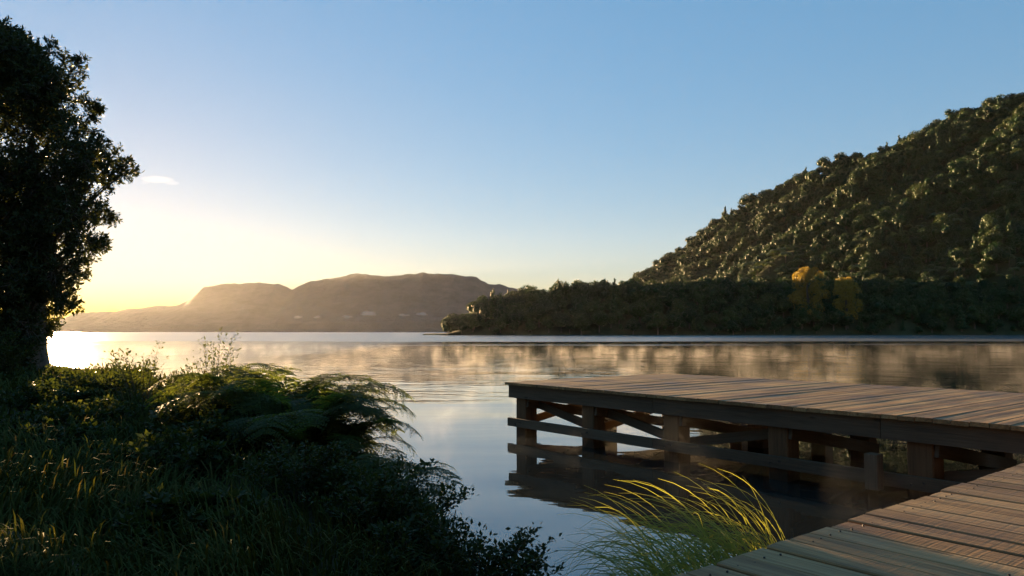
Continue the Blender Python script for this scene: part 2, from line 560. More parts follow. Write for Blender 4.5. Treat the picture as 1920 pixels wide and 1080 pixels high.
def board_mesh(name, L, wd, ht, mat, seed=0, cham=0.006):
    """one sawn board along local X, slightly cupped and with eased edges"""
    r = random.Random(seed)
    bm = bmesh.new()
    ring = [(-wd / 2, -ht), (wd / 2, -ht), (wd / 2, -cham), (wd / 2 - cham, 0.0), (0, 0.0025 * r.uniform(-1, 1)), (-wd / 2 + cham, 0.0), (-wd / 2, -cham)]
    rows = []
    for i in range(4):
        x = L * i / 3
        dy = 0.002 * r.uniform(-1, 1); dz = 0.0025 * r.uniform(-1, 1)
        rows.append([bm.verts.new((x, y + dy, z + dz)) for y, z in ring])
    k = len(ring)
    for i in range(3):
        for j in range(k):
            bm.faces.new((rows[i][j], rows[i + 1][j], rows[i + 1][(j + 1) % k], rows[i][(j + 1) % k]))
    bm.faces.new(rows[0]); bm.faces.new(rows[-1][::-1])
    bmesh.ops.recalc_face_normals(bm, faces=bm.faces)
    me = bpy.data.meshes.new(name)
    bm.to_mesh(me); bm.free()
    me.materials.append(mat)
    return me


def P(e1, e2, z):
    v = A0 + E1 * e1 + E2 * e2
    return Vector((v.x, v.y, z))


platform = empty('wharf_platform', P(0, 0, 0), TH)      # local x = E1 , local -y = E2
tag(platform, 'raised timber wharf platform on square piles standing out in the lake', 'wharf')


def L2(e1, e2, z):
    return Vector((e1, -e2, z))


pm = [board_mesh('plank', DEPTH + 0.08, PITCHW - 0.009, PT, M['deck'], i) for i in range(5)]
rr = random.Random(3)
nplat = int((NBW + 4.6) / PITCHW)
for i in range(nplat):
    o = link('plank', pm[rr.randrange(5)], platform, L2(-0.06 + rr.uniform(-0.008, 0.008), -0.05 + PITCHW * (i + 0.5), DECK + rr.uniform(-0.003, 0.003)))
    o.rotation_euler = (0, 0, rr.uniform(-0.0006, 0.0006))
LEN = nplat * PITCHW - 0.1


def piece(name, a, b, wd, ht, mat, parent, extra_cut=0):
    """straight timber from a to b (local), mesh along its own X"""
    a, b = Vector(a), Vector(b)
    d = b - a
    me = bpy.data.meshes.new(name)
    bm = bmesh.new()
    bmesh.ops.create_cube(bm, size=1.0)
    for v in bm.verts:
        v.co = Vector(((v.co.x + 0.5) * d.length, v.co.y * wd, v.co.z * ht))
    bmesh.ops.bevel(bm, geom=bm.edges[:], offset=min(wd, ht) * 0.05, segments=1, affect='EDGES')
    bm.to_mesh(me); bm.free()
    me.materials.append(mat)
    o = link(name, me, parent)
    o.location = a
    o.rotation_euler = d.to_track_quat('X', 'Z').to_euler()
    return o


# fascia boards along the front in lengths, and along the end
x0 = 0.0
for ln in (3.72, 3.6, 3.7, 3.2):
    x1 = min(x0 + ln, LEN)
    piece('fascia_board', L2(0.03, x0 + 0.003, DECK - PT - 0.005 - 0.125), L2(0.03, x1 - 0.003, DECK - PT - 0.005 - 0.125), 0.06, 0.25, M['beam'], platform)
    x0 = x1
piece('fascia_board', L2(0.065, 0.032, DECK - PT - 0.13), L2(DEPTH - 0.005, 0.032, DECK - PT - 0.13), 0.06, 0.25, M['beam'], platform)
piece('fascia_board', L2(DEPTH - 0.04, 0.07, DECK - PT - 0.13), L2(DEPTH - 0.04, LEN, DECK - PT - 0.13), 0.06, 0.25, M['beam'], platform)
for k in range(1, 8):
    e1 = 0.06 + (DEPTH - 0.15) * k / 8
    piece('joist', L2(e1, 0.07, DECK - PT - 0.115), L2(e1, LEN, DECK - PT - 0.115), 0.06, 0.21, M['beam'], platform)
ROWS = (0.24, 2.5, DEPTH - 0.28)
BENTS = [0.3 + 1.86 * k for k in range(8)]
PW = 0.30
for k, t in enumerate(BENTS):
    for j, e1 in enumerate(ROWS):
        top_z = DECK - PT - 0.26 if j else DECK - PT - 0.004
        o = piece('pile', L2(e1 - (0 if j else 0.02), t, -1.6), L2(e1 - (0 if j else 0.02), t, DECK - PT - 0.235 if j != 1 else DECK - PT - 0.235), PW, PW, M['pile'], platform)
    piece('headstock', L2(0.41, t + 0.05, DECK - PT - 0.30), L2(DEPTH - 0.45, t + 0.05, DECK - PT - 0.30), 0.10, 0.16, M['beam'], platform) if k % 2 else None
    # diagonal braces of each bent, bolted to alternate faces of the piles
    s1, s2 = t + PW / 2 + 0.028, t - PW / 2 - 0.028
    piece('brace', L2(0.10, s1, DECK - PT - 0.33), L2(2.6, s1, 0.20), 0.05, 0.17, M['beam'], platform)
    piece('brace', L2(2.4, s2, 0.18), L2(DEPTH - 0.2, s2, DECK - PT - 0.36), 0.05, 0.17, M['beam'], platform)
    if k in (0, 1):
        piece('brace', L2(0.12, s2, 0.20), L2(2.6, s2, DECK - PT - 0.36), 0.05, 0.15, M['beam'], platform)
# diagonal braces between neighbouring front piles
eb = 0.22 + PW / 2 + 0.03
for k, up in ((0, False), (1, False), (2, True), (4, True)):
    za, zb = (0.26, DECK - PT - 0.34) if up else (DECK - PT - 0.34, 0.26)
    piece('brace', L2(eb, BENTS[k] - 0.05, za), L2(eb, BENTS[k + 1] + 0.05, zb), 0.05, 0.15, M['beam'], platform)
# lower rail outside the front piles
bolt = MB()
hx6 = [(0.016 * math.cos(a), 0.016 * math.sin(a)) for a in np.linspace(0, 2 * math.pi, 7)[:-1]]
bolt.add([(x, 0.004, z) for x, z in hx6] + [(x, -0.014, z) for x, z in hx6], [(q, (q + 1) % 6, 6 + (q + 1) % 6, 6 + q) for q in range(6)] + [(11, 10, 9, 8), (11, 8, 7, 6)])
bolt_me = bolt.mesh('bolt', M['nail'])
x0 = -0.03
for ln in (3.74, 3.6, 3.7, 3.1):
    x1 = min(x0 + ln, LEN - 0.3)
    rail_o = piece('lower_rail', L2(0.03, x0 + 0.003, 0.255), L2(0.03, x1 - 0.003, 0.255), 0.075, 0.16, M['beam'], platform)
    for t in BENTS:
        if x0 + 0.05 < t < x1 - 0.05:
            for dx in (-0.07, 0.07):
                link('bolt', bolt_me, rail_o, (t + dx - x0 - 0.003, -0.0385, 0.02 if dx > 0 else -0.02))
    x0 = x1
piece('lower_rail', L2(0.075, 0.105, 0.33), L2(DEPTH - 0.3, 0.105, 0.33), 0.07, 0.18, M['beam'], platform) if False else None

piece('rail_post', L2(-0.09, 7.27, 0.13), L2(-0.09, 7.27, 0.56), 0.16, 0.16, M['post'], platform)

# boardwalk: boards run across it, along E2
BWID, BLEN = 2.5, 8.4
walk = empty('boardwalk', P(0, NBW, 0), TH)
tag(walk, 'timber boardwalk of wide brown planks leading to the wharf platform', 'boardwalk')
wm = [board_mesh('plank', BWID, PITCHW - 0.014, PT, M['deck'], 20 + i) for i in range(6)]
nb = int(BLEN / PITCHW)
for i in range(nb):
    o = link('plank', wm[rr.randrange(6)], walk)
    o.location = Vector((-PITCHW * (i + 0.5) - 0.075, 0.02 + rr.uniform(-0.012, 0.012), DECK + rr.uniform(-0.004, 0.004)))
    o.rotation_euler = (rr.uniform(-0.006, 0.006), 0, -math.pi / 2 + rr.uniform(-0.002, 0.002))
for y in (-0.08, -0.85, -1.65, -2.4):
    piece('stringer', Vector((-0.12, y, DECK - PT - 0.118)), Vector((-BLEN + 0.1, y, DECK - PT - 0.118)), 0.08, 0.22, M['beam'], walk)
for i in range(5):
    for y in (-0.25, -2.25):
        piece('pile', Vector((-1.0 - 1.8 * i, y, -1.2)), Vector((-1.0 - 1.8 * i, y, DECK - PT - 0.235)), 0.22, 0.22, M['pile'], walk)
nb_m = MB()
for i in range(nb):
    for y in (-0.08, -0.85, -1.65):
        for dx in (-0.05, 0.05):
            cx, cy_, cz = -PITCHW * (i + 0.5) - 0.075 + dx + rr.uniform(-.012, .012), y + rr.uniform(-.015, .015), DECK
            ring = [(cx + 0.005 * math.cos(a), cy_ + 0.005 * math.sin(a), cz + 0.0045) for a in np.linspace(0, 2 * math.pi, 7)[:-1]]
            nb_m.add([(x, y_, cz - 0.01) for x, y_, z in ring] + ring, [(q, (q + 1) % 6, 6 + (q + 1) % 6, 6 + q) for q in range(6)] + [(6, 7, 8, 9), (6, 9, 10, 11)])
tag(link('nail_heads', nb_m.mesh('nail_heads', M['nail']), walk), kind='stuff')

# ------------------------------------------------------------------ vegetation tools
def unit(a):
    return a / np.maximum(np.linalg.norm(a, axis=-1, keepdims=True), 1e-9)


def leaf_quads(Pb, D, Nn, Ln, Wd, fold=0.12, mid=0.5):
    """rhombic leaves: base points, directions, rough normals, lengths, widths -> V, F (quads)"""
    n = len(Pb)
    D = unit(D)
    Sd = unit(np.cross(D, Nn))
    Up = np.cross(Sd, D)
    Ln = np.broadcast_to(np.asarray(Ln, float), (n,))[:, None]
    Wd = np.broadcast_to(np.asarray(Wd, float), (n,))[:, None]
    m_ = Pb + D * Ln * mid
    V = np.stack([Pb, m_ + Sd * Wd / 2 + Up * Ln * fold, Pb + D * Ln, m_ - Sd * Wd / 2 + Up * Ln * fold], 1).reshape(-1, 3)
    Fq = np.arange(4 * n).reshape(n, 4)
    return V, Fq


def sph(n, r):
    return unit(r.normal(size=(n, 3)))


def ico(sub=1):
    bm = bmesh.new()
    bmesh.ops.create_icosphere(bm, subdivisions=sub, radius=1.0)
    V = np.array([v.co[:] for v in bm.verts]); Fc = np.array([[v.index for v in f.verts] for f in bm.faces])
    bm.free()
    return V, Fc


ICO_V, ICO_F = ico(2)


def lobed_crown(name, lobes, mat, card, dens, seed, core=0.78, up=0.35):
    """crown of leaf clumps spread over several lobes (cx,cy,cz,rx,rz), each with an uneven inner mass"""
    r = np.random.default_rng(seed)
    Vs, Q, T, tint = [], [], [], []
    n0 = 0
    for (cx, cy_, cz, rx, rz) in lobes:
        n = int(dens * (rx * rx + rx * rz) * 6.3 / (card * card))
        dr = sph(n, r)
        dr[:, 2] = np.where(dr[:, 2] < -0.55, -dr[:, 2], dr[:, 2])
        rad = r.uniform(0.80, 1.10, n)[:, None]
        pts = dr * rad * np.array([rx, rx, rz]) + np.array([cx, cy_, cz])
        d = unit(dr * 0.7 + r.normal(size=(n, 3)) * 0.55 + np.array([0, 0, up]))
        nn = unit(dr + np.array([0, 0, 0.3]) + r.normal(size=(n, 3)) * 0.38)
        V, Fq = leaf_quads(pts - d * card * 0.4, d, nn, card * r.uniform(0.7, 1.35, n), card * r.uniform(0.5, 0.95, n), 0.15)
        Vs.append(V); Q.append(Fq + n0); n0 += len(V)
        tint.append(np.repeat(np.clip(r.normal(0.5, 0.22, n) + r.uniform(-0.2, 0.2), 0, 1), 4))
        wob = 1 + 0.16 * np.sin(ICO_V[:, :1] * 5 + seed) * np.cos(ICO_V[:, 1:2] * 6 + cx)
        cv = ICO_V * wob * core * np.array([rx, rx, rz]) + np.array([cx, cy_, cz])
        Vs.append(cv); T.append(ICO_F + n0); n0 += len(cv)
        tint.append(np.full(len(cv), 0.3))
    return mesh_np(name, np.concatenate(Vs), [np.concatenate(Q), np.concatenate(T)], mat, False, np.concatenate(tint))


def broadleaf_lobes(seed, Rr, H, k=7):
    r = random.Random(seed)
    L = [(0, 0, H * 0.55, Rr * 0.62, H * 0.40)]
    for i in range(k):
        a = 2 * math.pi * i / k + r.uniform(-.4, .4)
        d = Rr * r.uniform(0.38, 0.66)
        q = Rr * r.uniform(0.30, 0.5)
        L.append((d * math.cos(a), d * math.sin(a), H * r.uniform(0.24, 0.80), q, q * r.uniform(0.75, 1.05)))
    return L


def conical_lobes(seed, Rr, H):
    r = random.Random(seed)
    L = []
    for i in range(7):
        t = i / 6
        q = Rr * (1.0 - 0.82 * t) * r.uniform(0.8, 1.1)
        L.append((r.uniform(-.15, .15) * Rr, r.uniform(-.15, .15) * Rr, H * (0.18 + 0.78 * t), q, H * 0.12))
    return L


def fern_crown(name, seed, H, Rr, mat):
    r = np.random.default_rng(seed)
    Vs, Q, tn = [], [], []
    n0 = 0
    nf = 18
    for i in range(nf):
        a = 2 * math.pi * i / nf + r.uniform(-.12, .12)
        lift = r.uniform(0.15, 0.55)
        dv = np.array([math.cos(a), math.sin(a)])
        sv = np.array([-dv[1], dv[0]])
        prev = None
        for j in range(6):
            t = j / 5
            rad = Rr * t
            z = H + Rr * (lift * math.sin(t * 2.0) * 0.9 - 0.62 * t * t)
            wv = Rr * 0.20 * math.sin(math.pi * min(1, t * 0.86 + 0.12)) + 0.03
            c = dv * rad
            row = [(c[0] + sv[0] * wv, c[1] + sv[1] * wv, z - wv * 0.5), (c[0], c[1], z), (c[0] - sv[0] * wv, c[1] - sv[1] * wv, z - wv * 0.5)]
            Vs += row
            if prev is not None:
                Q += [[prev, prev + 1, n0 + 1, n0], [prev + 1, prev + 2, n0 + 2, n0 + 1]]
            prev = n0
            n0 += 3
            tn += [r.uniform(0.3, 0.9)] * 3
    return mesh_np(name, np.array(Vs), [np.array(Q)], mat, False, np.array(tn))


def trunk_mesh(name, H, r0, r1, mat, seed=0, k=7, lean=0.0):
    r = random.Random(seed)
    m_ = MB()
    pts = [(lean * H * t * t + r.uniform(-.02, .02) * H * t, r.uniform(-.02, .02) * H * t, H * t - 0.4) for t in (0, .25, .5, .75, 1)]
    m_.tube(pts, [r0 * 1.25, r0, r0 * .8 + r1 * .2, r0 * .4 + r1 * .6, r1], k)
    return m_.mesh(name, mat, True)


# ------------------------------------------------------------------ forest on the hill and the headland
KINDS = []      # name, label, crown mesh, trunk mesh, crown radius, height
for i in range(4):
    H, Rr = 9.0 + i, 4.6 + 0.35 * i
    KINDS.append(('broadleaf_tree', lobed_crown('broadleaf_crown', broadleaf_lobes(i, Rr, H), M['hill_leaf'], 0.68, 1.0, i, 0.72), trunk_mesh('trunk', H * .6, .35, .15, M['bark'], i), Rr, H))
for i in range(2):
    H, Rr = 11.5 + i, 3.0
    KINDS.append(('conical_tree', lobed_crown('conical_crown', conical_lobes(i, Rr, H), M['hill_leaf'], 0.8, 0.8, 40 + i), trunk_mesh('trunk', H * .7, .3, .1, M['bark'], i), Rr, H))
for i in range(2):
    KINDS.append(('tree_fern', fern_crown('fern_crown', 60 + i, 5.5 + i, 3.7, M['hill_fern']), trunk_mesh('trunk', 5.5 + i, .2, .16, M['bark'], i), 3.7, 7.0))

pts = []
sp = 6.4
gx, gy = np.meshgrid(np.arange(-56, 640, sp), np.arange(428, 1190, sp))
gx = gx.ravel() + rng.uniform(-.45, .45, gx.size) * sp
gy = gy.ravel() + rng.uniform(-.45, .45, gy.size) * sp
gz = hill_h(gx, gy)
xr_ = np.interp(gy, ridge[:, 0], ridge[:, 1])
ok = (gz > 0.25) & (gx > -41) & (gx < xr_ + 22) & (gx / gy < 0.86)
gx, gy, gz, xr_ = gx[ok], gy[ok], gz[ok], xr_[ok]
patch = fbm(gx, gy, 31, 3, 60.0)
slope_low = gz < 95
u_ = rng.random(len(gx))
kind = np.where(u_ < 0.70, rng.integers(0, 4, len(gx)), np.where(u_ < 0.82, rng.integers(4, 6, len(gx)), rng.integers(0, 4, len(gx))))
fernzone = slope_low & (patch > 0.02) & (gz > 26) & (rng.random(len(gx)) < 0.75)
kind = np.where(fernzone, rng.integers(6, 8, len(gx)), kind)
scale = np.clip(rng.lognormal(0.0, 0.34, len(gx)), 0.5, 1.9) * np.where(kind < 4, 1.0, 0.95)
scale *= np.where(gz < 8, 0.85, 1.0)
scale = np.where((gz < 36) & (gy < 660), np.minimum(scale, 1.5) * 0.95, scale)
# which ones show: paint crowns front to back on a coarse picture
order = np.argsort(gy)
occ = np.zeros((540, 960), bool)
vis = np.zeros(len(gx))
for i in order:
    nm, cm, tm, Rr, H = KINDS[kind[i]]
    s_ = scale[i]
    cu = (960 + F * gx[i] / gy[i]) / 2
    ct = (V0 - F * (gz[i] + H * s_ - CAM_Z) / gy[i]) / 2
    cb = (V0 - F * (gz[i] - 1 - CAM_Z) / gy[i]) / 2
    ru = max(F * Rr * s_ / gy[i] / 2, 0.6)
    a0, a1, b0, b1 = int(max(cu - ru, 0)), int(min(cu + ru + 1, 960)), int(max(ct, 0)), int(min(cb + 1, 540))
    if a0 >= a1 or b0 >= b1: continue
    sub = occ[b0:b1, a0:a1]
    vis[i] = (~sub).sum()
    sub[:] = True
pick = set(np.argsort(-vis)[:285].tolist())
GRP = {'broadleaf_tree': 'broadleaf trees of the forest', 'conical_tree': 'conical trees of the forest', 'tree_fern': 'tree ferns of the forest'}


def forest_tree(name, cm, tm, loc, sc, rz, label, group):
    o = empty(name, loc, rz)
    o.scale = (sc, sc, sc)
    tag(o, label, 'tree', group)
    link('trunk', tm, o)
    link('crown', cm, o)
    return o


for i in sorted(pick):
    nm, cm, tm, Rr, H = KINDS[kind[i]]
    low = gz[i] < 34 and gy[i] < 640
    if low:
        where = 'at the water edge of the headland' if gz[i] < 7 else ('on the left half of the dark headland' if gx[i] < 70 else 'on the dark slope around the golden trees')
    else:
        where = 'along the hill skyline' if gx[i] > xr_[i] - 14 else ('on the lower hillside above the golden trees' if gz[i] < 80 else ('on the left shoulder of the hill' if gx[i] / gy[i] < 0.42 else 'high on the right of the hillside'))
    lab = {'broadleaf_tree': 'rounded dark green forest tree ', 'conical_tree': 'narrow conical evergreen forest tree ', 'tree_fern': 'flat crowned green tree fern '}[nm] + where
    forest_tree(nm, cm, tm, (gx[i], gy[i], gz[i] - 0.3), scale[i], rng.uniform(0, 6.28), lab, GRP[nm] + ' ' + where)

protos = bpy.data.collections.new('forest_kinds')
for k, (nm, cm, tm, Rr, H) in enumerate(KINDS):
    protos.objects.link(bpy.data.objects.new('kind_%d' % k, cm))
rest = np.array([i for i in range(len(gx)) if i not in pick])
fm = bpy.data.meshes.new('forest')
fm.vertices.add(len(rest))
fm.vertices.foreach_set('co', np.stack([gx[rest], gy[rest], gz[rest] - 0.3], -1).astype(np.float32).ravel())
for nm, typ, val in (('kind', 'INT', kind[rest].astype(np.int32)), ('size', 'FLOAT', scale[rest].astype(np.float32)), ('turn', 'FLOAT', rng.uniform(0, 6.28, len(rest)).astype(np.float32))):
    a = fm.attributes.new(nm, typ, 'POINT')
    a.data.foreach_set('value', val)
fm.update()
forest = tag(link('forest', fm), 'dense dark green native forest covering the hill and headland', 'forest', kind='stuff')
ng = bpy.data.node_groups.new('forest_scatter', 'GeometryNodeTree')
ng.interface.new_socket('Geometry', in_out='INPUT', socket_type='NodeSocketGeometry')
ng.interface.new_socket('Geometry', in_out='OUTPUT', socket_type='NodeSocketGeometry')
gi = ng.nodes.new('NodeGroupInput'); go = ng.nodes.new('NodeGroupOutput')
ci = ng.nodes.new('GeometryNodeCollectionInfo')
ci.inputs['Collection'].default_value = protos
ci.inputs['Separate Children'].default_value = True
ci.inputs['Reset Children'].default_value = True
iop = ng.nodes.new('GeometryNodeInstanceOnPoints')
iop.inputs['Pick Instance'].default_value = True


def named(nm, typ):
    n = ng.nodes.new('GeometryNodeInputNamedAttribute')
    n.data_type = typ
    n.inputs[0].default_value = nm
    return n.outputs[0]


cx_ = ng.nodes.new('ShaderNodeCombineXYZ')
ng.links.new(named('turn', 'FLOAT'), cx_.inputs[2])
ng.links.new(gi.outputs[0], iop.inputs['Points'])
ng.links.new(ci.outputs[0], iop.inputs['Instance'])
ng.links.new(named('kind', 'INT'), iop.inputs['Instance Index'])
ng.links.new(cx_.outputs[0], iop.inputs['Rotation'])
ng.links.new(named('size', 'FLOAT'), iop.inputs['Scale'])
ng.links.new(iop.outputs[0], go.inputs[0])
forest.modifiers.new('scatter', 'NODES').node_group = ng

# singled-out trees
def single_tree(name, label, cm, tm, x, y, sc, rz=0.0, dz=-0.3):
    z = float(hill_h(np.array([x]), np.array([y]))[0])
    o = empty(name, (x, y, max(z, 0.0) + dz), rz)
    o.scale = sc if isinstance(sc, tuple) else (sc, sc, sc)
    tag(o, label, 'tree')
    link('trunk', tm, o)
    link('crown', cm, o)


def poplar_lobes(seed, Rr, H):
    r = random.Random(seed)
    L = []
    for i in range(70):
        a = r.uniform(0, 6.28); t = 0.10 + 0.78 * r.random() ** 0.8
        env = math.sin(math.pi * min(1, 0.16 + 0.80 * t)) ** 0.5
        d = Rr * r.uniform(0.15, 0.80) * env
        q = Rr * r.uniform(0.12, 0.24)
        L.append((d * math.cos(a), d * math.sin(a), H * t, q, q * 1.25))
    return L


pc1 = lobed_crown('golden_crown', poplar_lobes(5, 12.5, 36), M['gold_leaf'], 0.6, 0.8, 71, 0.45)
pc2 = lobed_crown('golden_crown', poplar_lobes(8, 10.5, 33), M['gold_leaf'], 0.6, 0.8, 72, 0.45)
ptr = trunk_mesh('trunk', 26, .8, .3, M['bark'], 3)
single_tree('golden_tree', 'taller and wider of the two golden autumn trees at the foot of the hill', pc1, ptr, 0.4005 * 450, 450, 1.02)
single_tree('golden_tree', 'smaller golden autumn tree right of the taller one at the foot of the hill', pc2, ptr, 0.452 * 450, 450, 1.0, 1.0)
single_tree('round_tree', 'dark rounded tree leaning out at the tip of the headland', KINDS[1][1], KINDS[1][2], -37.5, 447, (1.15, 1.15, 1.0), 0.4)
single_tree('ridge_tree', 'large flat topped tree standing proud on the hill skyline', KINDS[2][1], KINDS[2][2], 0.322 * 1012, 1012, (3.6, 3.0, 2.2), 0.9, -2)
single_tree('ridge_tree', 'second large tree right beside the flat topped one on the skyline', KINDS[3][1], KINDS[3][2], 0.345 * 1004, 1004, (2.6, 2.6, 2.0), 2.2, -2)
single_tree('saddle_tree', 'thin lone conifer in the saddle left of the hill foot', KINDS[4][1], KINDS[4][2], 0.176 * 640, 640, (0.8, 0.8, 1.0), 0.2)

# ------------------------------------------------------------------ big tree on the left bank
TX, TY = -12.35, 18.7
TZ = float(bank_h(np.array([TX]), np.array([TY]))[0])
btree = empty('bank_tree', (TX, TY, TZ))
tag(btree, 'tall dark leafy tree on the left bank hiding the rising sun', 'tree')
blobs = [(15, 80, 42), (60, 130, 50), (105, 95, 26), (130, 140, 34), (95, 195, 60), (150, 110, 14), (165, 190, 26), (135, 245, 45), (60, 250, 70), (185, 275, 32), (215, 300, 30), (242, 318, 28),
         (160, 310, 55), (90, 330, 75), (205, 340, 26), (20, 340, 75), (150, 385, 52), (198, 405, 30), (70, 430, 85), (155, 450, 48), (188, 455, 22), (105, 505, 58), (150, 500, 30), (40, 520, 75),
         (95, 560, 50), (128, 572, 26), (48, 615, 55), (90, 612, 24), (5, 660, 50), (30, 690, 40), (0, 180, 70), (0, 420, 80), (182, 205, 14), (172, 222, 12)]
left = [(-70, 60, 60), (-60, 150, 85), (-150, 130, 80), (-70, 270, 90), (-170, 260, 95), (-250, 250, 70), (-80, 400, 95), (-190, 400, 95), (-280, 380, 75), (-90, 520, 90), (-200, 530, 80), (-270, 500, 60), (-80, 640, 70), (-170, 640, 60)]
bnd = np.array([(35, 40), (60, 110), (100, 145), (180, 185), (250, 195), (270, 230), (320, 262), (345, 235), (365, 200), (400, 222), (440, 208), (470, 185), (500, 172), (530, 158), (560, 142), (590, 122), (620, 95), (690, 70)], float)
rf = random.Random(77)
for q in range(62):
    v = rf.uniform(70, 660)
    lim = float(np.interp(v, bnd[:, 0], bnd[:, 1]))
    rp = rf.uniform(39, 52)
    blobs.append((lim - rp - 22 - rf.random() ** 0.8 * (lim + 40), v, rp))
r = np.random.default_rng(99)
Vs, Q, tn = [], [], []
n0 = 0
tw = MB()
forkz = 2.2
tdir = []
for bi, (u, v, rp) in enumerate(blobs + left):
    edge = bi < len(blobs)
    for rep in range(1 if rp < 40 else 3):
        Yb = TY + (r.uniform(-0.9, 0.9) if rp < 40 else (-1.9, 0.0, 1.9)[rep] + r.uniform(-.5, .5))
        c = at(u, v, Yb)
        c = np.array([c.x - TX, Yb - TY, c.z - TZ])
        Rm = rp * TY / F * (1.0 if rep == 1 or rp < 40 else 0.92)
        # branch
        h0 = min(max(c[2] * 0.5, 1.2), 4.6)
        p0 = Vector((0.02 * h0, 0, h0)); p2 = Vector(c)
        p1 = (p0 + p2) / 2 + Vector((0, 0, 0.25 * (p2 - p0).length * 0.5))
        poly = [p0 * (1 - t) ** 2 + p1 * 2 * t * (1 - t) + p2 * t * t for t in (0, .2, .4, .6, .8, 1)]
        if rep in (0, 1) and bi < 34 and v > 240:
            bm_ = MB()
            r0 = 0.025 + 0.013 * (p2 - p0).length
            bm_.tube(poly, [r0, r0 * .85, r0 * .68, r0 * .5, r0 * .34, r0 * .2], 5)
            link('branch', bm_.mesh('branch', M['bark'], True), btree)
        nr = int((120 if edge else 60) * Rm * Rm * (1.15 if rp < 40 else 0.72)) + 10
        dr = sph(nr, r)
        rad = r.uniform(0.25, 1.0, nr)[:, None] ** 0.5 * r.uniform(0.8, 1.12, nr)[:, None]
        tip = c + dr * rad * Rm * np.array([1, 1.1, 0.9])
        ax = unit(dr * 0.8 + r.normal(size=(nr, 3)) * 0.5 + np.array([0, 0, 0.35]))
        for q in range(0, nr, 3):
            a = Vector(c + (tip[q] - c) * 0.25); e = Vector(tip[q]); mid = (a + e) / 2 + Vector(r.normal(size=3) * 0.07)
            tw.tube([a, mid, e], [0.012, 0.008, 0.004], 3)
        nl = 12
        base = np.repeat(tip, nl, 0) + np.repeat(ax, nl, 0) * r.uniform(-0.16, 0.03, (nr * nl, 1)) 
        axr = np.repeat(ax, nl, 0)
        d = unit(axr * r.uniform(0.1, 0.9, (nr * nl, 1)) + sph(nr * nl, r) * 0.85)
        nn = unit(axr + r.normal(size=(nr * nl, 3)) * 0.4)
        V, Fq = leaf_quads(base, d, nn, r.uniform(0.09, 0.15, nr * nl), r.uniform(0.034, 0.054, nr * nl), 0.08, 0.55)
        Vs.append(V); Q.append(Fq + n0); n0 += len(V)
        tn.append(np.repeat(np.clip(np.repeat(r.normal(.45, .2, nr), nl) + r.normal(0, .12, nr * nl), 0, 1), 4))
link('crown', mesh_np('bank_tree_crown', np.concatenate(Vs), [np.concatenate(Q)], M['tree_leaf'], False, np.concatenate(tn)), btree)
link('twigs', tw.mesh('bank_tree_twigs', M['bark']), btree)['kind'] = 'stuff'
tk = MB()
tk.tube([(0.0, 0, -.5), (0.02, 0, 0.1), (.05, 0, .8), (.03, .05, 2.0), (.1, 0, 3.6), (0.15, 0, 5.0), (0.05, 0, 6.0)], [.85, .66, .50, .42, .28, .16, .05], 12)
for k, (dx, dy) in enumerate(((.5, -.3), (-.5, -.2), (.3, .4), (-.2, .5))):
    tk.tube([(dx * .3, dy * .3, 1.0), (dx * .7, dy * .7, .35), (dx * 1.6, dy * 1.6, -.15)], [.25, .22, .08], 7)
link('trunk', tk.mesh('bank_tree_trunk', M['bark'], True), btree)


# unseen trees, added behind the camera to block sky light from the bank
for k, (x, y, rz, q, lab) in enumerate([(-7.5, -6.0, 0.6, 1.05, 'unseen leafy tree added behind the camera on the left to shade the bank'), (-1.5, -8.0, 2.1, 1.15, 'unseen leafy tree added right behind the camera to shade the bank'), (5.5, -7.5, 3.6, 1.1, 'unseen leafy tree added behind the camera on the right to shade the bank'),
                                        (-12.5, -1.0, 4.4, 1.0, 'unseen leafy tree added at the far left of the bank to shade it'), (12.0, -5.0, 5.2, 1.1, 'unseen leafy tree added beyond the boardwalk to shade the bank')]):
    o = empty('bank_tree', (x, y, 0.5), rz)
    o.scale = (q, q, q)
    tag(o, lab, 'tree', 'unseen trees added behind the camera to block sky light')
    for ch in [c_ for c_ in btree.children if c_.name.split('.')[0] in ('crown', 'trunk')]:
        c2 = ch.copy(); C.objects.link(c2); c2.parent = o

